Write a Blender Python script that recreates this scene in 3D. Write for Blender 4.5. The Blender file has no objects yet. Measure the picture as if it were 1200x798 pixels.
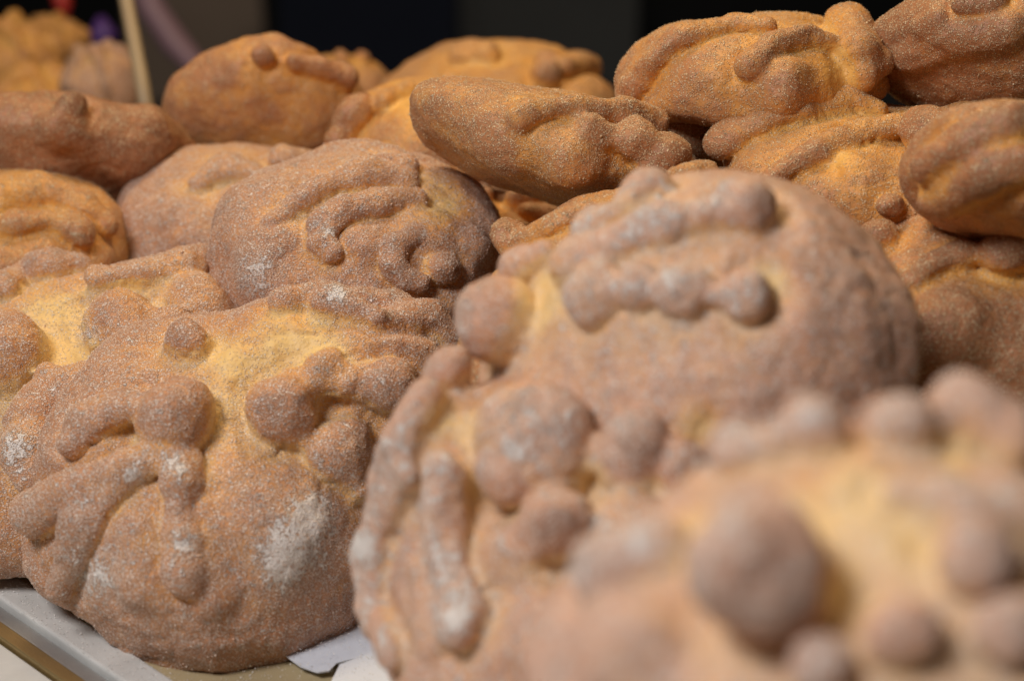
import bpy, math, random
import numpy as np
from mathutils import Vector, Matrix

# ------------------------------------------------------------------ camera
W0, H0, FPX = 1200.0, 798.0, 2499.0
PITCH = math.radians(20.0)
CAM_H = 0.425
scene = bpy.context.scene
cam_d = bpy.data.cameras.new('camera'); cam = bpy.data.objects.new('camera', cam_d)
scene.collection.objects.link(cam); scene.camera = cam
cam.location = (0, 0, CAM_H)
cam.rotation_euler = (math.radians(90) - PITCH, 0, 0)
cam_d.sensor_width = 36.0
cam_d.lens = FPX / W0 * 36.0
cam_d.clip_start = 0.02; cam_d.clip_end = 50
cam_d.dof.use_dof = True
cam_d.dof.focus_distance = 0.93
cam_d.dof.aperture_fstop = (cam_d.lens / 1000.0) / 0.0128
cam_d.dof.aperture_blades = 7
CR = np.array([1, 0, 0.0])
CU = np.array([0, math.sin(PITCH), math.cos(PITCH)])
CB = np.array([0, -math.cos(PITCH), math.sin(PITCH)])      # towards the viewer
CP = np.array([0, 0, CAM_H])

def ray(px, py):
    d = CR * ((px - W0 / 2) / FPX) + CU * ((H0 / 2 - py) / FPX) - CB
    return d
def at(px, py, dist):                     # point at depth dist along the optical axis
    return CP + ray(px, py) * dist
def on_plane(px, py, z=0.0):
    d = ray(px, py); t = (z - CP[2]) / d[2]
    return CP + d * t
def cdir(x, y, z):
    v = CR * x + CU * y + CB * z
    return v / np.linalg.norm(v)

# ------------------------------------------------------------------ world and light
world = bpy.data.worlds.new('World'); scene.world = world
world.use_nodes = True
bg = world.node_tree.nodes['Background']
bg.inputs['Color'].default_value = (0.92, 0.86, 0.82, 1)
bg.inputs['Strength'].default_value = 0.05

def area(name, loc, target, size, size_y, power, color):
    l = bpy.data.lights.new(name, 'AREA'); l.shape = 'RECTANGLE'
    l.size = size; l.size_y = size_y; l.energy = power; l.color = color
    o = bpy.data.objects.new(name, l); scene.collection.objects.link(o)
    o.location = loc
    o.rotation_euler = (Vector(target) - Vector(loc)).to_track_quat('-Z', 'Y').to_euler()
    return o
area('window_daylight', (-0.60, 0.12, 1.10), (0.05, 0.72, 0.1), 0.42, 0.36, 15.5, (1.0, 0.95, 0.93))
area('shop_lamp_back', (0.08, 1.38, 1.0), (0.15, 1.0, 0.15), 0.30, 0.25, 5.2, (1.0, 0.72, 0.36))
area('shop_lamp_top', (-0.30, 1.12, 1.15), (-0.1, 1.0, 0.1), 0.30, 0.25, 3.8, (1.0, 0.78, 0.48))

area('backdrop_fill_light', (0.0, 3.4, 0.9), (0, 5.4, -0.9), 0.5, 0.3, 16.0, (1.0, 0.9, 0.78))  # added fill light to brighten the background panels
vs = scene.view_settings
vs.view_transform = 'Standard'; vs.look = 'None'; vs.exposure = -0.20; vs.gamma = 1.0
vs.use_curve_mapping = False
scene.cycles.use_denoising = True
scene.cycles.max_bounces = 6
scene.cycles.diffuse_bounces = 4

# ------------------------------------------------------------------ helpers
COL = scene.collection
def tag(o, label=None, cat=None, group=None, kind=None):
    if label: o['label'] = label
    if cat: o['category'] = cat
    if group: o['group'] = group
    if kind: o['kind'] = kind
    return o

class NT:
    def __init__(s, name):
        s.m = bpy.data.materials.new(name); s.m.use_nodes = True
        s.t = s.m.node_tree; s.n = s.t.nodes; s.p = s.n['Principled BSDF']
    def new(s, typ, **kw):
        n = s.n.new(typ)
        for k, v in kw.items(): setattr(n, k, v)
        return n
    def link(s, a, b): s.t.links.new(a, b)
    def put(s, sock, v):
        if hasattr(v, 'links'): s.link(v, sock)
        else: sock.default_value = v
    def math(s, op, a, b=0.0, c=None, clamp=False):
        n = s.new('ShaderNodeMath', operation=op, use_clamp=clamp)
        s.put(n.inputs[0], a); s.put(n.inputs[1], b)
        if c is not None: s.put(n.inputs[2], c)
        return n.outputs[0]
    def mix(s, f, a, b):
        n = s.new('ShaderNodeMix', data_type='RGBA')
        s.put(n.inputs[0], f); s.put(n.inputs[6], a); s.put(n.inputs[7], b)
        return n.outputs[2]
    def smooth(s, x, lo, hi):
        n = s.new('ShaderNodeMapRange', interpolation_type='SMOOTHSTEP')
        s.put(n.inputs[0], x); s.put(n.inputs[1], lo); s.put(n.inputs[2], hi)
        return n.outputs[0]
    def noise(s, vec, scale, detail=3.0, rough=0.55):
        n = s.new('ShaderNodeTexNoise'); s.put(n.inputs['Vector'], vec)
        n.inputs['Scale'].default_value = scale; n.inputs['Detail'].default_value = detail
        n.inputs['Roughness'].default_value = rough
        return n.outputs['Fac']
    def ramp(s, f, stops):
        n = s.new('ShaderNodeValToRGB'); s.put(n.inputs[0], f)
        r = n.color_ramp
        r.elements[0].position = stops[0][0]; r.elements[0].color = stops[0][1]
        r.elements[1].position = stops[-1][0]; r.elements[1].color = stops[-1][1]
        for p, c in stops[1:-1]:
            e = r.elements.new(p); e.color = c
        return n.outputs[0]

def plain(name, col, rough=0.6, metal=0.0, var=0.15, scale=6.0, bump=0.0, spec=0.5):
    k = NT(name)
    tc = k.new('ShaderNodeTexCoord').outputs['Object']
    f = k.noise(tc, scale, 4)
    a = tuple(c * (1 - var) for c in col) + (1,); b = tuple(min(1, c * (1 + var)) for c in col) + (1,)
    k.link(k.mix(f, a, b), k.p.inputs['Base Color'])
    k.p.inputs['Roughness'].default_value = rough; k.p.inputs['Metallic'].default_value = metal
    k.p.inputs['Specular IOR Level'].default_value = spec
    if bump:
        bn = k.new('ShaderNodeBump'); bn.inputs['Strength'].default_value = bump
        bn.inputs['Distance'].default_value = 0.001
        k.link(k.noise(tc, scale * 25, 4), bn.inputs['Height']); k.link(bn.outputs[0], k.p.inputs['Normal'])
    return k.m

def crust(name, golden=0.0, sugar=1.0, dark=0.0, film_c=(0.84, 0.52, 0.33), film_a=0.27, amber=0.0, gscale=1400, rosy=0.0):
    """egg dough crust: pale yellow where strips pulled apart, orange, then brown on the knobs; sugar grains on top"""
    k = NT(name)
    tc = k.new('ShaderNodeTexCoord').outputs['Object']
    at_t = k.new('ShaderNodeAttribute', attribute_name='tone').outputs['Fac']
    at_d = k.new('ShaderNodeAttribute', attribute_name='dust').outputs['Fac']
    n1 = k.noise(tc, 35, 5, 0.6); n2 = k.noise(tc, 140, 4, 0.6)
    t = k.math('ADD', at_t, k.math('MULTIPLY', k.math('SUBTRACT', n1, 0.5), 0.75))
    t = k.math('ADD', t, k.math('MULTIPLY', k.math('SUBTRACT', n2, 0.5), 0.30))
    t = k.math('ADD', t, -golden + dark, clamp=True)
    g = golden
    base = k.ramp(t, [(0.0, (0.76, 0.52 - .1 * amber, 0.21 - .1 * amber, 1)), (0.22, (0.70, 0.39 - .06 * amber, 0.12 - .05 * amber, 1)), (0.40, (0.64, 0.29, 0.075, 1)),
                      (0.62, (0.45 + .08 * rosy, 0.19 + .01 * rosy, 0.085, 1)), (1.0, (0.20, 0.080, 0.042, 1))])
    # fine grains
    v = k.new('ShaderNodeTexVoronoi', feature='F1'); k.put(v.inputs['Vector'], tc); v.inputs['Scale'].default_value = gscale
    sep = k.new('ShaderNodeSeparateColor'); k.link(v.outputs['Color'], sep.inputs[0])
    rnd = sep.outputs[0]
    dens_n = k.noise(tc, 60, 4, 0.6)
    dens = k.math('ADD', k.math('MULTIPLY', at_d, sugar), k.math('MULTIPLY', k.math('SUBTRACT', dens_n, 0.5), 0.7))
    keep = k.smooth(k.math('SUBTRACT', dens, rnd), -0.06, 0.06)
    shape = k.smooth(v.outputs['Distance'], 0.75, 0.40)
    grain = k.math('MULTIPLY', keep, shape)
    # larger crystals
    v2 = k.new('ShaderNodeTexVoronoi', feature='F1'); k.put(v2.inputs['Vector'], tc); v2.inputs['Scale'].default_value = gscale * .55
    sep2 = k.new('ShaderNodeSeparateColor'); k.link(v2.outputs['Color'], sep2.inputs[0])
    keep2 = k.smooth(k.math('SUBTRACT', k.math('MULTIPLY', dens, 0.55), sep2.outputs[1]), -0.03, 0.03)
    grain2 = k.math('MULTIPLY', keep2, k.smooth(v2.outputs['Distance'], 0.48, 0.25))
    gall = k.math('MAXIMUM', grain, grain2)
    # powder: fused heaps where dust is high
    n3 = k.noise(tc, 420, 3, 0.65)
    pw = k.math('ADD', at_d, k.math('MULTIPLY', k.math('SUBTRACT', n2, 0.5), 1.1))
    pw = k.math('ADD', pw, k.math('MULTIPLY', k.math('SUBTRACT', n3, 0.5), 2.6))
    pw = k.math('ADD', pw, k.math('MULTIPLY', rnd, 0.35))
    powder = k.smooth(pw, 1.20 + .1 * amber, 1.42 + .15 * amber)
    film = k.math('MULTIPLY', at_d, film_a * sugar)
    col = k.mix(film, base, film_c + (1,))
    gcol = k.mix(k.ramp(sep.outputs[2], [(0.0, (0.15, 0.15, 0.15, 1)), (0.6, (0.42, 0.42, 0.42, 1)), (1.0, (0.95, 0.95, 0.95, 1))]),
                 col, (0.86, 0.80 - .1 * amber, 0.73 - .28 * amber, 1))
    col = k.mix(k.math('MULTIPLY', gall, 0.9), col, gcol)
    col = k.mix(k.math('MULTIPLY', powder, 0.85), col, (0.88, 0.84 - .1 * amber, 0.80 - .28 * amber, 1))
    k.link(col, k.p.inputs['Base Color'])
    k.link(k.math('ADD', 0.46, k.math('MULTIPLY', k.math('MAXIMUM', gall, powder), 0.3)), k.p.inputs['Roughness'])
    k.p.inputs['Specular IOR Level'].default_value = 0.35
    h = k.math('ADD', k.math('MULTIPLY', gall, 0.00045), k.math('MULTIPLY', n2, 0.0011))
    h = k.math('ADD', h, k.math('MULTIPLY', n1, 0.0016))
    h = k.math('ADD', h, k.math('MULTIPLY', powder, 0.0008))
    bn = k.new('ShaderNodeBump'); bn.inputs['Strength'].default_value = 1.0; bn.inputs['Distance'].default_value = 1.0
    k.link(h, bn.inputs['Height']); k.link(bn.outputs[0], k.p.inputs['Normal'])
    return k.m

M_pink = crust('sugared_crust_rosy')
M_gold = crust('sugared_crust_golden', golden=0.11, sugar=0.62, film_c=(0.62, 0.36, 0.14), amber=1.0)
M_peach = crust('sugared_crust_hazy_peach', golden=0.02, sugar=1.0, film_c=(0.88, 0.58, 0.42), film_a=0.50, rosy=1.0)  # paler sugar film also paints the milky glass haze over the front breads
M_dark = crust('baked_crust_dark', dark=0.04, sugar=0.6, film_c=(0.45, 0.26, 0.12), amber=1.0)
M_yel = crust('pale_egg_crust', golden=0.28, sugar=0.35, amber=1.0)

# ------------------------------------------------------------------ bread builder
_LAT = np.random.RandomState(5).uniform(-1, 1, (32, 32, 32))
_ROT = np.linalg.qr(np.random.RandomState(9).normal(size=(3, 3)))[0]
def vnoise(P, scale, off=0.0):
    c_, s_ = math.cos(scale * 1.3), math.sin(scale * 1.3)
    q = (P @ _ROT @ np.array([[c_, -s_, 0], [s_, c_, 0], [0, 0, 1.0]]) @ _ROT) * scale + off; i = np.floor(q).astype(int); f = q - i; f = f * f * (3 - 2 * f); out = 0
    for a in (0, 1):
        for b in (0, 1):
            for c in (0, 1):
                w = (f[:, 0] if a else 1 - f[:, 0]) * (f[:, 1] if b else 1 - f[:, 1]) * (f[:, 2] if c else 1 - f[:, 2])
                out = out + w * _LAT[(i[:, 0] + a) % 32, (i[:, 1] + b) % 32, (i[:, 2] + c) % 32]
    return out
def vert_normals(pts, quads):
    n = np.cross(pts[quads[:, 2]] - pts[quads[:, 0]], pts[quads[:, 3]] - pts[quads[:, 1]])
    N = np.zeros_like(pts)
    for k in range(4):
        for ax in range(3): N[:, ax] += np.bincount(quads[:, k], n[:, ax], len(pts))
    return N / (np.linalg.norm(N, axis=1)[:, None] + 1e-12)
def smin(a, b, k):
    h = np.clip(0.5 + 0.5 * (b - a) / k, 0, 1)
    return b * (1 - h) + a * h - k * h * (1 - h)

def body_sdf(P, R, Ht, Hb):
    r = np.where(P[..., 2] > 0, Ht, Hb)
    q = P / R; qz = P[..., 2] / r
    # slightly boxy dome: exponent 2.3
    e = 2.3
    rho = np.sqrt(q[..., 0] ** 2 + q[..., 1] ** 2)
    k0 = (rho ** e + np.abs(qz) ** e) ** (1 / e) + 1e-9
    gr = (rho / k0) ** (e - 1) / R; gz = (np.abs(qz) / k0) ** (e - 1) / r
    return (k0 - 1) / np.sqrt(gr ** 2 + gz ** 2 + 1e-12)

def seg_sdf(P, a, b, ra, rb):
    ab = b - a; L2 = max(1e-12, float(ab @ ab))
    t = np.clip(((P - a) @ ab) / L2, 0, 1)
    s = t * t * (3 - 2 * t)
    return np.linalg.norm(P - a - t[..., None] * ab, axis=-1) - (ra + (rb - ra) * s)

def surface_nets(F, org, h):
    nx, ny, nz = F.shape
    S = F < 0
    c = np.zeros((nx - 1, ny - 1, nz - 1), np.int8)
    for i in (0, 1):
        for j in (0, 1):
            for k in (0, 1):
                c += S[i:nx - 1 + i, j:ny - 1 + j, k:nz - 1 + k]
    act = (c > 0) & (c < 8)
    idx = -np.ones(act.shape, np.int64)
    I, J, K = np.nonzero(act); n = len(I)
    idx[I, J, K] = np.arange(n)
    acc = np.zeros((n, 3)); cnt = np.zeros(n)
    corners = [(0,0,0),(1,0,0),(0,1,0),(1,1,0),(0,0,1),(1,0,1),(0,1,1),(1,1,1)]
    V = [F[I + a, J + b, K + cc] for a, b, cc in corners]
    for p in range(8):
        for q in range(p + 1, 8):
            A, B = corners[p], corners[q]
            if sum(abs(A[m] - B[m]) for m in range(3)) != 1: continue
            f0, f1 = V[p], V[q]; m = (f0 < 0) != (f1 < 0)
            t = np.where(m, f0 / np.where(m, f0 - f1, 1), 0)
            for ax in range(3):
                acc[:, ax] += np.where(m, A[ax] + t * (B[ax] - A[ax]), 0)
            cnt += m
    pts = acc / cnt[:, None] + np.stack([I, J, K], 1)
    pts = pts * h + org
    quads = []
    for ax in range(3):
        sl0 = [slice(1, -1)] * 3; sl1 = [slice(1, -1)] * 3
        sl0[ax] = slice(0, -1); sl1[ax] = slice(1, None)
        A = S[tuple(sl0)]; B = S[tuple(sl1)]
        ch = A != B
        ii = np.stack(np.nonzero(ch), 1)
        off = np.ones(3, np.int64); off[ax] = 0
        e = ii + off
        u, v = [(1, 2), (2, 0), (0, 1)][ax]
        def g(du, dv):
            x = e.copy(); x[:, u] -= du; x[:, v] -= dv
            return idx[x[:, 0], x[:, 1], x[:, 2]]
        qd = np.stack([g(1, 1), g(0, 1), g(0, 0), g(1, 0)], 1)
        flip = ~A[ch]
        qd[flip] = qd[flip][:, ::-1]
        quads.append(qd)
    quads = np.concatenate(quads)
    return pts, quads[(quads >= 0).all(1)]

_TET = np.array([[1, 1, 1], [1, -1, -1], [-1, 1, -1], [-1, -1, 1]]) / math.sqrt(3)
_TF = np.array([[0, 1, 2], [0, 3, 1], [0, 2, 3], [1, 3, 2]])
def mesh_part(name, pts, nrm, quads, tone, dust, mat, parent, grains=0.0, front=None, gsize=0.0003, gmat=None, rs=None):
    used = np.unique(quads)
    remap = -np.ones(len(pts), np.int64); remap[used] = np.arange(len(used))
    q = remap[quads]
    co = pts[used]; no = nrm[used]; tn = tone[used]; du = dust[used]
    tris = np.zeros((0, 3), np.int64)
    if grains > 0:                                  # sugar crystals lying on the crust, part of its mesh
        A, B, C_, D_ = (co[q[:, i]] for i in range(4))
        area_ = 0.5 * np.linalg.norm(np.cross(C_ - A, D_ - B), axis=1)
        w = area_ * grains * np.clip(du[q].mean(1) + 0.15, 0.05, 1.6) * front[used][q].mean(1)
        w = w * np.clip(1 + 1.2 * vnoise((A + C_) / 2, 300) + 0.8 * vnoise((A + C_) / 2, 90), 0.1, 3)
        cnt = rs.poisson(w); fi = np.repeat(np.arange(len(q)), cnt); n = len(fi)
        if n:
            u, v = rs.rand(n, 1), rs.rand(n, 1)
            c = (A[fi] * (1 - u) + B[fi] * u) * (1 - v) + (D_[fi] * (1 - u) + C_[fi] * u) * v
            nn = no[q[fi, 0]]
            r = gsize * np.exp(rs.normal(0, .38, (n, 1)))
            rot = np.linalg.qr(rs.normal(size=(64, 3, 3)))[0][rs.randint(0, 64, n)]
            T4 = np.einsum('nij,kj->nki', rot, _TET) * (0.6 + 0.8 * rs.rand(n, 4, 1))
            gv = (c + nn * r * 0.35)[:, None, :] + T4 * r[:, None, :]
            base = len(co)
            tris = (_TF[None] + (base + 4 * np.arange(n))[:, None, None]).reshape(-1, 3)
            gn = T4 / np.linalg.norm(T4, axis=2)[..., None]
            co = np.concatenate([co, gv.reshape(-1, 3)]); no = np.concatenate([no, gn.reshape(-1, 3)])
            tn = np.concatenate([tn, np.repeat(rs.rand(n), 4)]); du = np.concatenate([du, np.zeros(4 * n)])
    me = bpy.data.meshes.new(name)
    me.vertices.add(len(co)); me.vertices.foreach_set('co', co.astype(np.float32).ravel())
    me.loops.add(q.size + tris.size)
    me.loops.foreach_set('vertex_index', np.concatenate([q.ravel(), tris.ravel()]).astype(np.int32))
    me.polygons.add(len(q) + len(tris))
    me.polygons.foreach_set('loop_start', np.concatenate([np.arange(len(q)) * 4, q.size + np.arange(len(tris)) * 3]).astype(np.int32))
    me.polygons.foreach_set('loop_total', np.concatenate([np.full(len(q), 4), np.full(len(tris), 3)]).astype(np.int32))
    me.materials.append(mat)
    if len(tris):
        me.materials.append(gmat)
        me.polygons.foreach_set('material_index', np.concatenate([np.zeros(len(q)), np.ones(len(tris))]).astype(np.int32))
    me.update(calc_edges=True)
    me.polygons.foreach_set('use_smooth', np.ones(len(q) + len(tris), bool))
    for nm, arr in (('tone', tn), ('dust', du)):
        a = me.attributes.new(nm, 'FLOAT', 'POINT'); a.data.foreach_set('value', arr.astype(np.float32))
    me.normals_split_custom_set_from_vertices(no.astype(np.float32).tolist())
    o = bpy.data.objects.new(name, me); COL.objects.link(o); o.parent = parent
    return o

def crystal(name, a, b):
    k = NT(name)
    t = k.new('ShaderNodeAttribute', attribute_name='tone').outputs['Fac']
    k.link(k.mix(t, a + (1,), b + (1,)), k.p.inputs['Base Color'])
    k.p.inputs['Roughness'].default_value = 0.3
    return k.m
G_white = crystal('sugar_crystal', (0.70, 0.44, 0.30), (0.95, 0.85, 0.74))
G_gold = crystal('sugar_crystal_on_golden', (0.60, 0.38, 0.18), (0.86, 0.72, 0.50))

BREADS = []
def bread(label, cx, cy, dist, Rpx, Hpx, Bpx, axis, feats, pale=(), dust=(), mat=None, tone=0.0, sug=0.0,
          step=3.5, seed=0, auto=0, name='sweet_bread', warp=1.0, lobes=(), fat=1.2, rough=1.0, gr=None, up=0.0, brown=()):
    s = dist / FPX
    R, Ht, Hb = Rpx * s, Hpx * s, Bpx * s
    ax = cdir(*axis)
    u = np.cross(ax, CB if abs(ax @ CB) < 0.9 else CU); u /= np.linalg.norm(u); v = np.cross(ax, u)
    C = at(cx, cy, dist)
    M = np.stack([u, v, ax], 1)                   # local -> world
    rng = np.random.RandomState(seed + 11)
    LB = []
    for (x, y, r) in lobes:
        o = (CP - C) @ M; d = ray(x, y) @ M
        t = -(o @ d) / (d @ d); p = o + d * t
        LB.append((p * 0.96, r * s))
    waves = []
    for amp, fr in ((0.040, 1.6), (0.022, 3.6), (0.008, 8.0)):
        for ax_ in range(3):
            k1 = rng.normal(size=3); k1 *= fr * 2 / (R * np.linalg.norm(k1)); k2 = rng.normal(size=3); k2 *= fr * 2 / (R * np.linalg.norm(k2))
            waves.append((ax_, amp, k1, rng.uniform(0, 6), k2, rng.uniform(0, 6)))
    def warped(P):
        Q = P.copy()
        for ax_, amp, k1, p1, k2, p2 in waves:
            Q[..., ax_] += warp * amp * R * 0.7 * (np.sin(P @ k1 + p1) + np.sin(P @ k2 + p2))
        return Q
    def body(Q):
        B = body_sdf(Q, R, Ht, Hb)
        for p, r in LB:
            B = smin(B, np.linalg.norm(Q - p, axis=-1) - r, 0.35 * R)
        return B
    def cast(px, py):
        o = (CP - C) @ M; d = ray(px, py) @ M
        t = np.linspace(dist - 2.2 * R, dist + 2.2 * R, 500)
        P = o + t[:, None] * d; f = body(warped(P))
        hit = np.nonzero(f < 0)[0]
        i = hit[0] if len(hit) else int(np.argmin(f))
        p = P[i]; e = 1e-4
        n = np.array([body(warped((p + np.eye(3)[k] * e)[None]))[0] - body(warped((p - np.eye(3)[k] * e)[None]))[0] for k in range(3)])
        n /= np.linalg.norm(n) + 1e-12
        if not len(hit): p = p - n * f[i]
        return p, t[i], n
    prims = []                                     # (kind, pts, radii)
    for f in feats:
        pts, rad = [], []
        lf = None
        if isinstance(f[0], (int, float)): lf = f[0]; f = f[1:]
        for (x, y, r) in f:
            p, t, n = cast(x, y)
            rr = r * fat * t / FPX
            lift = lf if lf is not None else (0.06 if len(f) > 1 else 0.16) + up
            pts.append(warped((p + n * rr * lift)[None])[0]); rad.append(rr)
        prims.append((pts, rad, lf is not None and lf <= -.5))
    for i in range(auto):                          # strips on sides the photograph hardly shows
        a = rng.uniform(0, 2 * math.pi) if auto < 3 else 2 * math.pi * (i + rng.uniform(-.15, .15)) / auto
        rr0 = R * rng.uniform(0.10, 0.14)
        pts, rad = [], []
        for kx, th in enumerate((0.30, 0.55, 0.80, 1.05, 1.3)):
            sp = np.array([math.cos(a) * math.sin(th) * R, math.sin(a) * math.sin(th) * R, math.cos(th) * Ht])
            n = sp / np.array([R, R, Ht]) ** 2; n /= np.linalg.norm(n)
            rr = rr0 * (1.25 if kx % 2 else 0.8) * rng.uniform(.9, 1.1)
            pts.append(sp + n * rr * 0.3); rad.append(rr)
        prims.append((pts, rad, False))
    h = step * s
    mx = max([0.003] + [r for p, rs, bl in prims for r in rs]) * 1.6
    lo = np.array([-R - mx, -R - mx, -Hb - mx * .7]) - 3 * h; hi = np.array([R + mx, R + mx, Ht + mx]) + 3 * h
    for p, r in LB:
        lo = np.minimum(lo, p - r * 1.15 - 2 * h); hi = np.maximum(hi, p + r * 1.15 + 2 * h)
    n = np.ceil((hi - lo) / h).astype(int) + 1
    g = [lo[i] + h * np.arange(n[i]) for i in range(3)]
    P = np.stack(np.meshgrid(*g, indexing='ij'), -1)
    Q = warped(P); B = body(Q)
    VAL = np.zeros(B.shape); G = np.full(B.shape, 1e3); Lb = np.zeros(B.shape, np.int32); RR = np.full(B.shape, R * .1)
    prims_d = []
    for pi, (pts, rad, bulge) in enumerate(prims):
        pa = np.array(pts); rm = max(rad) * 3.6
        a0 = np.clip(((pa.min(0) - rm - lo) / h).astype(int), 0, n - 2); a1 = np.clip(((pa.max(0) + rm - lo) / h).astype(int) + 2, 1, n)
        sl = tuple(slice(a0[i], a1[i]) for i in range(3))
        q = Q[sl]; d = None
        if len(pts) == 1: d = np.linalg.norm(q - pts[0], axis=-1) - rad[0]
        for i in range(len(pts) - 1):
            e = seg_sdf(q, pts[i], pts[i + 1], rad[i], rad[i + 1])
            d = e if d is None else smin(d, e, 0.2 * min(rad))
        prims_d.append((sl, d, float(np.mean(rad)), 0.35 if bulge else (0.3 if len(pts) == 1 else 0.5)))
        rm_ = float(np.mean(rad))
        VAL[sl] = np.maximum(VAL[sl], (0.09 if bulge else 0.50) * rm_ * np.exp(-(np.clip(d + 0.1 * rm_, 0, 1) / (0.95 * rm_)) ** 2))
        if bulge: continue
        m = d < G[sl]
        gg = G[sl]; gg[m] = d[m]; ll = Lb[sl]; ll[m] = pi + 1; r_ = RR[sl]; r_[m] = float(np.mean(rad))
    Bv = B + VAL; F = Bv.copy()
    for sl, d, rm_, kf in prims_d:
        F[sl] = smin(F[sl], d, kf * rm_)
    pts, quads = surface_nets(F, lo, h)
    ip = (pts - lo) / h; i0 = np.clip(ip.astype(int), 0, n - 2); fr = ip - i0
    def samp(A):
        out = 0
        for a in (0, 1):
            for b in (0, 1):
                for c in (0, 1):
                    w = np.abs(1 - a - fr[:, 0]) * np.abs(1 - b - fr[:, 1]) * np.abs(1 - c - fr[:, 2])
                    out = out + w * A[i0[:, 0] + a, i0[:, 1] + b, i0[:, 2] + c]
        return out
    # normals
    gx, gy, gz = np.gradient(F, h)
    nr = np.stack([samp(gx), samp(gy), samp(gz)], 1); nr /= np.linalg.norm(nr, axis=1)[:, None] + 1e-12
    val = samp(F); pts = pts - nr * val[:, None] * 0.8
    F = None
    b = samp(B); bv = samp(Bv); gq = samp(np.minimum(G, 0.1)); near = tuple(np.rint(ip).astype(int).clip(0, n - 1).T)
    rr = RR[near]; lab = Lb[near]
    isf = gq < bv
    prot = np.clip((b + .15 * rr) / (0.95 * rr), 0, 1.2) * (1 - np.clip((gq - .05 * rr) / (0.35 * rr), 0, 1))
    crev = np.exp(-np.clip(gq, 0, 1) / (0.55 * rr)) * (1 - np.clip(b / (0.25 * rr), 0, 1))
    rho = np.linalg.norm(pts / np.array([R, R, Ht]) * np.array([1, 1, 0]), axis=1)
    ball = np.array([0.0] + [1.0 if len(p_[0]) == 1 else 0.0 for p_ in prims])[lab]
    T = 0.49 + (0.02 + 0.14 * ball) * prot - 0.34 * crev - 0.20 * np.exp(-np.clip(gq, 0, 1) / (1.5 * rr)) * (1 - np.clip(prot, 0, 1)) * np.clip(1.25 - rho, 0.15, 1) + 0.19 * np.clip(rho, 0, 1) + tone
    D = 0.58 + (0.03 - 0.10 * ball) * prot - 0.12 * crev + 0.12 * nr[:, 2] + sug
    Wd = pts @ M.T + C - CP
    zc = -(Wd @ CB); X = W0 / 2 + FPX * (Wd @ CR) / zc; Y = H0 / 2 - FPX * (Wd @ CU) / zc
    facing = (nr @ M.T @ CB) > -0.1
    for (x, y, r) in pale:
        w = np.exp(-(((X - x) ** 2 + (Y - y) ** 2) / (r * r * .8))) * facing
        T -= 0.46 * w * (1 - 0.8 * np.clip(prot, 0, 1)); D -= 0.5 * w * (1 - np.clip(prot, 0, 1))
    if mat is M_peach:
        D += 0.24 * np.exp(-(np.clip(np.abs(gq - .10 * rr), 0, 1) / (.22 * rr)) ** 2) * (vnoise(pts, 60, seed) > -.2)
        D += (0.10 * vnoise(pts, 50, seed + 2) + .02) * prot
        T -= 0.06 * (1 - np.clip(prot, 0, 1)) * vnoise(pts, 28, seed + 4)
    for (x, y, r) in brown:
        w = np.exp(-(((X - x) ** 2 + (Y - y) ** 2) / (r * r)) ** 2) * facing
        T += 0.34 * w; D -= 0.32 * w
    for (x, y, r) in dust:
        w = np.exp(-(((X - x) ** 2 + (Y - y) ** 2) / (r * r))) * facing
        D += 0.75 * w
    o3 = seed * 3.7
    tear = np.clip(0.60 - T, 0, .4) / .4
    dn = 0.0016 * vnoise(pts, 45, o3) + 0.0009 * vnoise(pts, 110, o3) + 0.00045 * vnoise(pts, 260, o3)
    rid = 1 - np.abs(vnoise(pts * np.array([1, 1.7, 1]), 90, o3 + 9)) * 2.2
    dn = dn - 0.0012 * tear * np.clip(rid, 0, 1) ** 3 * (vnoise(pts, 30, o3 + 3) > -0.15)
    wr = 1 - np.abs(vnoise(pts, 38, o3 + 5)) * 3
    dn = dn - 0.0006 * np.clip(wr, 0, 1) ** 4
    pts = pts + nr * (dn * rough * (R / .08))[:, None]
    nr = vert_normals(pts, quads)
    root = bpy.data.objects.new(name, None); COL.objects.link(root)
    root.empty_display_size = 0.02
    root.matrix_world = Matrix([[M[0, 0], M[0, 1], M[0, 2], C[0]], [M[1, 0], M[1, 1], M[1, 2], C[1]], [M[2, 0], M[2, 1], M[2, 2], C[2]], [0, 0, 0, 1]])
    tag(root, label, 'bread', 'sugared breads heaped in the window')
    fl = np.where(isf, lab, 0)[quads]
    fl = np.sort(fl, 1)[:, 2]
    mat = mat or M_pink
    for L in np.unique(fl):
        nm = 'loaf_body' if L == 0 else ('dough_ball' if len(prims[L - 1][0]) == 1 else 'dough_strip')
        mesh_part(nm, pts, nr, quads[fl == L], T, D, mat, root, grains=(gr if gr is not None else ((1.15e6 if mat is M_pink else 0.55e6) if dist > 0.8 and dist < 1.1 else 0)),
                  front=((nr @ M.T @ CB) > -0.35).astype(float), gsize=0.50 * s, gmat=G_gold if mat in (M_gold, M_dark) else G_white, rs=rng)
    return root

exec_parts = True
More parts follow.
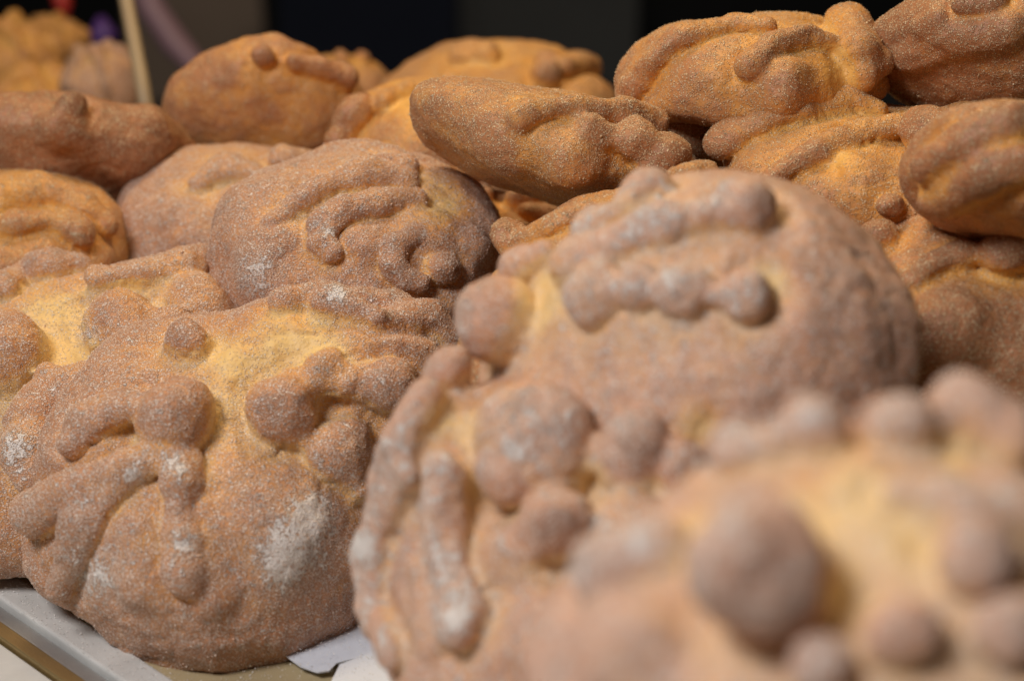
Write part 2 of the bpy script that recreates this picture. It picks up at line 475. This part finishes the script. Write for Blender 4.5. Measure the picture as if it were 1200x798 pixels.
# ------------------------------------------------------------------ the breads
bread('large front bread at the left on the shelf edge, sharp, with a white sugar patch',
      262, 588, .92, 226, 165, 60, (.10, .52, .84),
      [[-.72, (335, 600, 84)], [-.65, (165, 622, 30), (160, 690, 32)], [-.65, (250, 600, 24), (255, 690, 30)], [.02, (205, 488, 42)], [-.1, (330, 480, 40)],
       [(172, 474, 17), (142, 478, 21), (108, 494, 22), (86, 520, 13)],
       [(195, 535, 15), (140, 552, 21), (88, 578, 23), (44, 602, 26)],
       [(165, 547, 14), (124, 584, 14), (95, 615, 20), (86, 648, 16), (73, 684, 14)],
       [.08, (214, 548, 20), (213, 568, 22), (209, 594, 14), (214, 630, 18), (220, 670, 23)],
       [-.35, (350, 505, 14), (397, 530, 34), (425, 575, 12)],
       [-.2, (340, 440, 12), (370, 436, 24), (410, 445, 14), (457, 449, 29)],
       [(385, 357, 19), (440, 374, 14), (500, 376, 23), (530, 392, 20)],
       [(332, 357, 13), (395, 346, 13), (462, 346, 20), (487, 354, 12), (515, 345, 19)],
       [-.25, (222, 396, 26)]],
      pale=[(265, 425, 36), (185, 530, 26), (325, 400, 42), (370, 405, 40), (245, 480, 22)],
      dust=[(345, 635, 34), (330, 665, 26), (368, 600, 24), (112, 672, 26), (214, 640, 13), (205, 545, 12), (160, 560, 12), (395, 345, 12)],
      step=3.0, seed=1, lobes=[(445, 445, 98), (350, 440, 90), (110, 640, 74), (240, 700, 80)])

bread('golden bread at the left frame edge behind the sharp front bread',
      112, 492, .99, 238, 140, 55, (-.1, .72, .68),
      [[-.7, (240, 352, 46)], [-.2, (138, 376, 40)], [-.2, (10, 408, 44)],
       [(5, 342, 16), (30, 326, 17), (58, 316, 20), (92, 306, 13)],
       [(118, 328, 16), (165, 322, 15), (212, 314, 18), (255, 310, 22)],
       [-.3, (162, 408, 30)], [(175, 378, 14), (205, 380, 17)],
       [(55, 445, 18), (92, 456, 28), (125, 470, 15)], [-.3, (40, 482, 38)],
       [(28, 522, 28), (42, 562, 20)]],
      pale=[(60, 362, 38), (84, 412, 30), (150, 345, 24), (110, 440, 16)], dust=[(165, 405, 22), (20, 525, 20), (100, 392, 12)],
      tone=-.06, step=3.2, seed=2)

bread('big blurred rosy bread propped on edge in the middle, knobs in rows across it',
      840, 462, .76, 262, 235, 80, (-.62, .38, .68),
      [[-.05, (578, 372, 42)], [(604, 308, 22), (640, 296, 14)],
       [-.30, (690, 262, 27), (722, 246, 18), (757, 216, 28)],
       [-.05, (668, 306, 24), (720, 285, 20), (775, 262, 24), (825, 252, 18), (868, 242, 36)],
       [0.06, (700, 345, 33), (733, 341, 14), (752, 338, 22), (776, 342, 13), (802, 342, 28), (838, 346, 12), (868, 345, 28)]],
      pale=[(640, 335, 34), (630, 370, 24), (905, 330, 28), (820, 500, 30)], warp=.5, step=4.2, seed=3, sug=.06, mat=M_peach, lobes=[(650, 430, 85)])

bread('lumpy blurred bread at bottom centre with a fat round knob, below the propped one',
      705, 692, .73, 270, 205, 80, (-.3, .52, .8),
      [[-.6, (592, 650, 44)], [-.6, (640, 740, 54)], [-.6, (492, 670, 24), (502, 750, 26)], [-.6, (740, 620, 50)], [-.12, (628, 520, 58)], [(520, 432, 30)], [(596, 562, 28)],
       [(500, 470, 20), (470, 520, 20), (435, 560, 18), (422, 620, 16)],
       [(478, 556, 17), (455, 600, 19), (436, 655, 24), (440, 715, 20), (458, 762, 18)],
       [(522, 560, 22), (520, 605, 24), (528, 660, 19), (540, 728, 28)],
       [.0, (745, 528, 41)], [.0, (805, 556, 30)], [.0, (650, 614, 40)]],
      pale=[(562, 510, 34), (510, 490, 24), (548, 570, 22), (690, 560, 22), (600, 470, 24)], dust=[(538, 722, 18), (600, 530, 12), (425, 640, 16)],
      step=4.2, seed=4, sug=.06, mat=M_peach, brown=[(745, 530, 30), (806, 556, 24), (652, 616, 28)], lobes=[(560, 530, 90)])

bread('nearest bread at bottom right, strongly blurred with a round brown knob in a yellow hollow',
      1052, 850, .50, 385, 300, 100, (-.10, .58, .8),
      [[.5, (905, 684, 66)], [-.1, (700, 668, 36), (765, 645, 30)], [0.0, (868, 528, 30), (900, 520, 20), (960, 505, 36)],
       [0.0, (1052, 505, 34), (1085, 500, 22), (1132, 478, 46)], [0.0, (1195, 492, 36)], [.1, (1145, 655, 40)], [0.0, (1182, 742, 36)],
       [-.35, (1060, 575, 26), (1120, 585, 38), (1200, 600, 34)], [.1, (960, 788, 32)], [-.6, (735, 745, 60)], [.1, (1060, 745, 30)]],
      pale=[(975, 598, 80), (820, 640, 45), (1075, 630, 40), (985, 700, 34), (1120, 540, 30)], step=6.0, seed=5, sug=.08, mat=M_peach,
      lobes=[(720, 790, 95)], brown=[(905, 684, 74)])

bread('bread with a curled snail-like strip of dough, behind the sharp front bread',
      420, 302, 1.02, 172, 108, 40, (.04, .86, .5),
      [[-.65, (310, 312, 44)], [.15, (488, 236, 10), (440, 241, 13), (405, 247, 14), (380, 262, 15), (374, 284, 12), (388, 297, 10)], [-.6, (425, 288, 20)],
       [(318, 262, 9), (348, 240, 12), (380, 221, 13), (428, 208, 19), (475, 213, 12)],
       [(448, 193, 10), (478, 196, 12)], [-.6, (500, 268, 36)], [.1, (486, 278, 10), (462, 290, 12), (460, 312, 12), (474, 327, 11), (492, 333, 9)], [-.3, (520, 312, 18)], [-.5, (556, 280, 26)]],
      dust=[(300, 320, 22), (383, 270, 8)], step=3.0, seed=6, pale=[(520, 240, 34)])

bread('pale bread in the second row at the left, right behind the snail-strip bread',
      280, 268, 1.12, 150, 86, 36, (0, .9, .43),
      [[-.6, (215, 265, 36)], [-.1, (232, 216, 10), (268, 199, 19), (298, 206, 13)], [(332, 192, 16), (362, 192, 15)]],
      step=3.2, seed=7, sug=.05)

bread('small golden bread at the left frame edge below the dark-sided one',
      20, 292, 1.08, 128, 76, 36, (.05, .87, .5),
      [[(0, 232, 14), (50, 224, 17), (95, 240, 16), (124, 262, 11)], [(15, 262, 15), (55, 258, 10), (90, 270, 18)]],
      dust=[(90, 280, 10)], step=3.2, seed=8, mat=M_gold)

bread('bread seen from its smooth side at the left, with one small pointed knob on top',
      78, 204, 1.15, 158, 78, 60, (0, .93, -.36),
      [[.1, (86, 130, 14)], [-.6, (80, 146, 26)], [-.6, (170, 180, 40)]], step=3.2, seed=9, mat=M_dark, tone=.1, auto=0)

bread('bread tipped on edge beside the stick, its wide flat underside facing out',
      318, 146, 1.2, 125, 62, 55, (.08, .80, -.60),
      [[(309, 66, 12)], [(345, 74, 9), (375, 80, 13), (402, 90, 16)]], step=3.2, seed=10, mat=M_dark, tone=-.1)

bread('golden bread with a torn bright yellow seam, left of the slanting sharp bread',
      505, 178, 1.13, 122, 82, 36, (0, .95, .3),
      [[(522, 98, 11), (550, 106, 8)], [(416, 140, 22)], [(400, 166, 17)], [(450, 120, 12), (480, 104, 9)]],
      pale=[(470, 118, 20), (488, 148, 16)], step=3.0, seed=12, mat=M_gold)

bread('slanting grainy bread in the centre, lying on its side over a dark gap',
      658, 178, .985, 176, 66, 58, (.30, .94, .02),
      [[.35, (612, 140, 14), (640, 131, 10), (676, 130, 14), (702, 134, 11), (730, 140, 16), (766, 152, 14)], [.3, (690, 154, 15), (712, 162, 12), (738, 170, 24)], [-.6, (580, 175, 34)], [-.6, (665, 205, 34)], [.25, (772, 188, 28)]],
      up=.0, step=3.0, seed=13, tone=.02, sug=.12, mat=M_gold)

bread('dark orange bread tucked between the slanting bread and the stacked pair at right',
      802, 190, 1.03, 82, 70, 40, (.1, .8, .5),
      [[(800, 160, 34)], [(765, 165, 20)]], step=3.0, seed=14, mat=M_gold)

bread('sharp bread mostly hidden behind the big propped bread, small knob on its rim',
      790, 402, .86, 250, 105, 70, (-.2, .62, .76),
      [[(600, 282, 22)], [(612, 282, 10), (645, 268, 12), (690, 250, 12)], [(822, 206, 20), (800, 214, 20)]],
      step=3.5, seed=15, mat=M_gold, sug=.1)

bread('blurred back-row bread in the centre below the dark wall',
      576, 140, 1.35, 150, 78, 36, (0, .95, .3),
      [[(540, 66, 12), (575, 64, 12)], [(640, 78, 12)], [(655, 84, 12), (690, 76, 12)], [(640, 92, 16)]],
      step=3.2, seed=16, mat=M_gold, sug=.1)

bread('small orange bread far back, only its top showing over the middle row',
      405, 112, 1.5, 62, 44, 24, (0, .95, .3), [[(400, 70, 8)], [(425, 70, 8)]], step=3.2, seed=17, mat=M_gold)

bread('topmost bread at upper right with a tall rounded knob against the black wall',
      888, 106, 1.0, 160, 84, 34, (-.04, .96, .27),
      [[-.6, (925, 104, 34)], [(745, 100, 12), (768, 72, 13), (803, 48, 15), (860, 32, 12), (900, 34, 10)],
       [(880, 80, 16), (902, 58, 14), (945, 46, 12), (972, 50, 9)], [.0, (996, 34, 27), (1006, 62, 24), (1012, 88, 16)], [(1030, 74, 14), (1012, 90, 10)]],
      up=.15, step=3.0, seed=18, mat=M_gold, pale=[(985, 85, 40)])

bread('rough dark-bottomed bread in the top right corner',
      1188, 78, .98, 168, 72, 58, (.16, .96, -.2),
      [[-.1, (1130, 6, 14), (1160, 2, 16)], [-.5, (1076, 34, 12), (1100, 22, 12)], [-.5, (1060, 70, 16), (1110, 50, 20), (1180, 40, 22)]], step=3.0, seed=19, mat=M_dark, tone=.03, sug=.1)

bread('golden bread crossed by long smooth strips, under the topmost bread at right',
      1020, 196, .955, 182, 66, 60, (0, .92, .38),
      [[(860, 168, 22), (900, 148, 14), (945, 133, 12), (990, 121, 15), (1030, 129, 9)],
       [(908, 210, 14), (960, 180, 12), (1012, 156, 14), (1062, 150, 12)], [(1088, 165, 28)], [-.5, (1005, 198, 34)],
       [(1105, 141, 12), (1145, 137, 12)], [(1184, 138, 22)], [(1042, 240, 14)]],
      up=.2, step=3.0, seed=20, mat=M_gold, pale=[(985, 185, 20), (1140, 150, 24)])

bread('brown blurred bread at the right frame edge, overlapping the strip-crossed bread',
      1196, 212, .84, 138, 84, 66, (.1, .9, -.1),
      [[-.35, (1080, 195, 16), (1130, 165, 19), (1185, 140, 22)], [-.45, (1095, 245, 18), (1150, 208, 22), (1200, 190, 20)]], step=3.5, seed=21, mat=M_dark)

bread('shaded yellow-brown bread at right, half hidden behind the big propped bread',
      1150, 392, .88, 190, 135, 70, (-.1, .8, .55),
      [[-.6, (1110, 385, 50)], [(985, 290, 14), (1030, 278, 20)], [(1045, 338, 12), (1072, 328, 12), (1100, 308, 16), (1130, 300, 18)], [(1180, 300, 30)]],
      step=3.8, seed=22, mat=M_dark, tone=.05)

for i, (lb, x, y, d, r) in enumerate([  # filler breads added low in the heap to darken the gaps
        ('filler bread in the dark gap under the slanting central bread', 580, 300, 1.09, 122),
        ('filler bread low in the heap, in the gap left of the propped bread', 520, 470, 1.0, 120),
        ('filler bread low in the heap, in the gap under the two stacked ones at right', 880, 285, 1.12, 130),
        ('filler bread low in the heap, behind the golden breads at the left', 200, 400, 1.16, 130)]):
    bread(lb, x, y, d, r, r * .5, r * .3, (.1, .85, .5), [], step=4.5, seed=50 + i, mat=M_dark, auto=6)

# the bottom layer that carries the heap: copies of one bread
under = bread('bread in the bottom layer of the heap, covered by the breads above it', 500, 500, 1.0, 190, 105, 50, (0, .9, .4),
              [], step=8.0, seed=60, mat=M_gold, auto=6, gr=0)
under['group'] = 'covered breads in the bottom layer of the heap'
for i, (x, y, z, sc) in enumerate([(.09, .52, .04, 1), (.20, .46, .04, .95), (.11, .475, .105, .85), (.09, .82, .045, .85), (.21, .86, .05, .9),
        (.13, 1.03, .045, .95), (.24, 1.0, .05, .95), (.17, 1.01, .12, .75), (.0, 1.31, .035, .95), (-.13, 1.17, .045, .9), (-.25, 1.11, .04, .95), (-.06, 1.03, .04, .8)]):
    if i == 0: r = under
    else:
        r = under.copy(); COL.objects.link(r)
        for ch in list(under.children):
            c = ch.copy(); COL.objects.link(c); c.parent = r
    a_ = i * 1.7
    r.matrix_world = Matrix.Translation((x, y, z)) @ Matrix.Rotation(a_, 4, 'Z') @ Matrix.Scale(sc, 4)

# far pile at upper left
far = [('blurred yellow bread on the far shelf at the left frame edge', 18, 78, 1.75, 60, 52, M_yel),
       ('blurred pale bread at the top of the far pile, upper left', 62, 62, 1.85, 46, 40, M_yel),
       ('blurred yellow bread low in the far pile, left of the rosy one', 48, 122, 1.65, 58, 44, M_yel),
       ('blurred rosy bread in the far pile just left of the stick', 122, 105, 1.6, 52, 52, M_pink)]
for i, (lb, x, y, d, r, hh, m) in enumerate(far):
    bread(lb, x, y, d, r, hh, r * .5, (.1 * (i % 3 - 1), .85, .5), [[(x - 10, y - hh * .8, 10)]], step=3.6, seed=30 + i, mat=m, auto=5)

# ------------------------------------------------------------------ setting
def box_mesh(name, corners_lo, z0, z1, mat, parent=None, bevel=0.0):
    """prism over a polygon (list of xy) from z0 to z1"""
    n = len(corners_lo)
    vs_ = [(x, y, z0) for x, y in corners_lo] + [(x, y, z1) for x, y in corners_lo]
    fs = [tuple(range(n))[::-1], tuple(range(n, 2 * n))] + [(i, (i + 1) % n, n + (i + 1) % n, n + i) for i in range(n)]
    me = bpy.data.meshes.new(name); me.from_pydata(vs_, [], fs); me.update(); me.materials.append(mat)
    o = bpy.data.objects.new(name, me); COL.objects.link(o)
    if parent: o.parent = parent
    if bevel:
        b = o.modifiers.new('bevel', 'BEVEL'); b.width = bevel; b.segments = 3
    return o

M_white = plain('white_laminate', (0.60, 0.60, 0.58), 0.35, var=0.22, scale=60, bump=.15)
M_goldm = plain('brass_metal', (0.46, 0.34, 0.16), 0.38, metal=0.8, var=0.3, scale=30, bump=.3)
M_alu = plain('brushed_aluminium', (0.50, 0.52, 0.52), 0.3, metal=0.7, var=0.35, scale=40, bump=.3)
M_tray = plain('tray_gold_card', (0.42, 0.34, 0.20), 0.45, var=0.2, scale=25)
M_paper = plain('greaseproof_paper', (0.66, 0.70, 0.78), 0.7, var=0.05, scale=15)

pa = on_plane(0, 668)[:2]; pb = on_plane(196, 798)[:2]
e = (pb - pa); e /= np.linalg.norm(e); nrm = np.array([e[1], -e[0]])
if nrm @ (on_plane(0, 760)[:2] - pa) < 0: nrm = -nrm
def band(name, d0, d1, z0, z1, mat, bevel=.0, L0=-.6, L1=1.2):
    q = [pa + e * L0 + nrm * d0, pa + e * L1 + nrm * d0, pa + e * L1 + nrm * d1, pa + e * L0 + nrm * d1]
    if (q[1][0]-q[0][0])*(q[2][1]-q[0][1])-(q[1][1]-q[0][1])*(q[2][0]-q[0][0]) < 0: q = q[::-1]
    return box_mesh(name, [tuple(x) for x in q], z0, z1, mat, bevel=bevel)
def dist_of(px, py): return float((on_plane(px, py)[:2] - pa) @ nrm)
d1, d2, d3 = dist_of(0, 706), dist_of(0, 728), dist_of(0, 750)
def on_edge(y, d=0.0):
    t = (y - pa[1] - nrm[1] * d) / e[1]; return tuple(pa + e * t + nrm * d)
YB = 1.5; YN = 0.25
q0, q1 = on_edge(YB, -.002), on_edge(YN, -.002)
poly = [q0, q1, (1.2, YN), (1.2, YB)]
if sum(poly[i][0] * poly[(i + 1) % 4][1] - poly[(i + 1) % 4][0] * poly[i][1] for i in range(4)) < 0: poly = poly[::-1]
shelf = box_mesh('display_shelf', poly, -.02, 0.0, M_tray)
M_floor = plain('dark_floor', (0.03, 0.028, 0.026), .6, var=.3, scale=2)
far_shelf = box_mesh('far_shelf', [(-.75, 1.56), (-.33, 1.56), (-.33, 1.8), (-.75, 1.8)], -.06, -.01, M_floor); tag(far_shelf, kind='structure')
tag(shelf, kind='structure')
rim = band('shelf_rim', 0, d1, -.02, .003, M_white, .0015)
tag(rim, 'white shelf rim running under the front bread at bottom left', 'rim')
rail = band('glass_rail', d1 + .001, d2, -.02, .000, M_alu, .001)
tag(rail, 'grey metal channel between the white rim and the brass strip', 'rail')
brass = band('brass_strip', d2 + .001, d3, -.02, .002, M_goldm, .001)
tag(brass, 'narrow brass strip at bottom left corner beside the metal channel', 'strip')
sill = band('window_sill', d3 + .001, .5, -.03, .0, M_white, .001)
tag(sill, kind='structure')

# paper sheet under the breads
def sheet(name, poly, z, mat, th=.0006):
    P = [on_plane(x, y, z)[:2] for x, y in poly]
    a = sum(P[i][0] * P[(i + 1) % len(P)][1] - P[(i + 1) % len(P)][0] * P[i][1] for i in range(len(P)))
    if a < 0: P = P[::-1]
    return box_mesh(name, [tuple(p) for p in P], z - th, z, mat)
pp = sheet('paper_sheet', [(330, 764), (352, 780), (372, 787), (386, 785), (395, 776), (470, 758), (560, 700), (520, 640), (420, 690)], .004, M_paper)
tag(pp, 'bluish white paper with a notched edge between the two front breads', 'paper')
pp2 = sheet('paper_sheet', [(388, 798), (398, 778), (440, 762), (640, 700), (700, 900), (420, 900)], .006, M_paper)
tag(pp2, 'white paper corner under the bottom centre bread', 'paper')

# room behind
M_wall = plain('dark_wall_paint', (0.012, 0.012, 0.012), 0.9, var=.3, scale=2, spec=.1)
M_panel = plain('grey_panel_paint', (0.065, 0.065, 0.062), 0.8, var=.3, scale=2, spec=.1)
M_taupe = plain('taupe_reflection', (0.22, 0.165, 0.125), 0.8, var=.2, scale=2, spec=.1)
M_navy = plain('navy_cloth', (0.010, 0.012, 0.020), 0.9, var=.3, scale=4, spec=.1)
def slab(name, x0, x1, y0, y1, d, mat, th=.05, slant=0.0):
    """upright slab facing the camera, spanning pixels x0..x1, y0..y1 at depth d"""
    c = [at(x0, y1, d), at(x1, y1, d), at(x1 + slant, y0, d), at(x0 + slant, y0, d)]
    Y = float(np.mean([p[1] for p in c]))
    c = [(p[0], Y, p[2]) for p in c]
    v = c + [(x, y + th, z) for x, y, z in c]
    f = [(0, 1, 2, 3), (7, 6, 5, 4), (1, 0, 4, 5), (2, 1, 5, 6), (3, 2, 6, 7), (0, 3, 7, 4)]
    me = bpy.data.meshes.new(name); me.from_pydata(v, [], f); me.update(); me.materials.append(mat)
    o = bpy.data.objects.new(name, me); COL.objects.link(o); return o
tag(slab('back_wall', -900, 2100, -500, 1700, 6.8, M_wall), kind='structure')
tag(slab('backdrop_panel', 165, 322, -60, 300, 5.6, M_taupe, slant=-14), 'blurred taupe slab for a reflection, behind the stick at upper left', 'panel')  # taupe slab stands for a pale reflection in the glass
tag(slab('backdrop_panel', 540, 745, -60, 300, 5.8, M_panel), 'blurred dark grey panel above the centre back-row bread', 'panel')
tag(slab('hanging_cloth', 330, 535, -60, 300, 5.2, M_navy), 'near-black navy cloth hanging between the taupe slab and the grey panel', 'cloth')
M_floor = plain('dark_floor', (0.03, 0.028, 0.026), .6, var=.3, scale=2)
fl = box_mesh('floor', [(-3, -1.5), (3, -1.5), (3, 7.5), (-3, 7.5)], -.95, -.9, M_floor); tag(fl, kind='structure')

def tube(name, P, radii, mat, seg=12):
    P = [np.array(p, float) for p in P]; v = []; f = []
    for i, p in enumerate(P):
        t = P[min(i + 1, len(P) - 1)] - P[max(i - 1, 0)]; t /= np.linalg.norm(t)
        a = np.cross(t, [0, 1, 0.1]); a /= np.linalg.norm(a); b = np.cross(t, a)
        for s_ in range(seg):
            th = 2 * math.pi * s_ / seg
            v.append(tuple(p + (a * math.cos(th) + b * math.sin(th)) * radii[i]))
    for i in range(len(P) - 1):
        for s_ in range(seg):
            q = i * seg; n_ = (s_ + 1) % seg
            f.append((q + s_, q + n_, q + seg + n_, q + seg + s_))
    f.append(tuple(range(seg))[::-1]); f.append(tuple(range((len(P) - 1) * seg, len(P) * seg)))
    me = bpy.data.meshes.new(name); me.from_pydata(v, [], f); me.update(); me.materials.append(mat)
    me.polygons.foreach_set('use_smooth', [len(p.vertices) == 4 for p in me.polygons])
    o = bpy.data.objects.new(name, me); COL.objects.link(o); return o
M_stick = plain('pale_wood', (0.34, 0.25, 0.15), .5, var=.15, scale=30)
st = tube('wooden_stick', [at(140, -60, 1.42), at(148, 0, 1.40), at(165, 90, 1.38), at(176, 150, 1.36)], [.0048, .0048, .005, .005], M_stick)
tag(st, 'pale wooden stick rising out of the breads at upper left', 'stick')
M_mauve = plain('mauve_reflection', (0.30, 0.18, 0.22), .5, var=.1, scale=20)
M_red = plain('red_ribbon', (0.45, 0.03, 0.02), .5, var=.1, scale=20)
M_viol = plain('violet_ribbon', (0.10, 0.04, 0.22), .5, var=.1, scale=20)
rb = tube('ribbon', [at(160, -40, 2.1), at(178, 10, 2.1), at(205, 50, 2.1), at(232, 80, 2.1), at(236, 140, 2.1)], [.014, .014, .015, .012, .008], M_mauve)  # reflection streak in the window glass, modelled as a mauve tube
tag(rb, 'blurred mauve reflection streak just right of the stick', 'ribbon')
rb = tube('ribbon', [at(66, -20, 1.95), at(74, 5, 1.95), at(76, 24, 1.95)], [.008, .009, .003], M_red)
tag(rb, 'small blurred red ribbon above the far pile', 'ribbon')
rb = tube('ribbon', [at(118, 20, 1.95), at(122, 40, 1.95), at(118, 60, 1.95)], [.004, .014, .006], M_viol)
tag(rb, 'small blurred violet ribbon between the red ribbon and the stick', 'ribbon')

# sugar fallen on the shelf rim and tray
rs = np.random.RandomState(4); V_ = []; F_ = []
for i in range(2600):
    if i % 3 == 0: px, py = rs.uniform(0, 260), 0; py = 668 + px * .66 + rs.uniform(-6, 34)
    else: px, py = rs.uniform(180, 520), rs.uniform(690, 798)
    z = .0034 if i % 3 == 0 else (.0064 if px > 330 else .0004)
    p = on_plane(px, py, z); r = rs.uniform(.00015, .00045)
    q = rs.normal(size=(4, 3)); q /= np.linalg.norm(q, axis=1)[:, None]
    b0 = len(V_); V_ += [tuple(p + np.array([0, 0, r * .4]) + x * r) for x in q]
    F_ += [(b0, b0 + 1, b0 + 2), (b0, b0 + 2, b0 + 3), (b0, b0 + 3, b0 + 1), (b0 + 1, b0 + 3, b0 + 2)]
M_sug = plain('loose_sugar', (0.8, 0.78, 0.75), .4, var=.05, scale=50)
me = bpy.data.meshes.new('spilled_sugar'); me.from_pydata(V_, [], F_); me.update(); me.materials.append(M_sug)
so = bpy.data.objects.new('spilled_sugar', me); COL.objects.link(so)
tag(so, 'loose sugar grains fallen on the shelf rim and paper', 'sugar', kind='stuff')
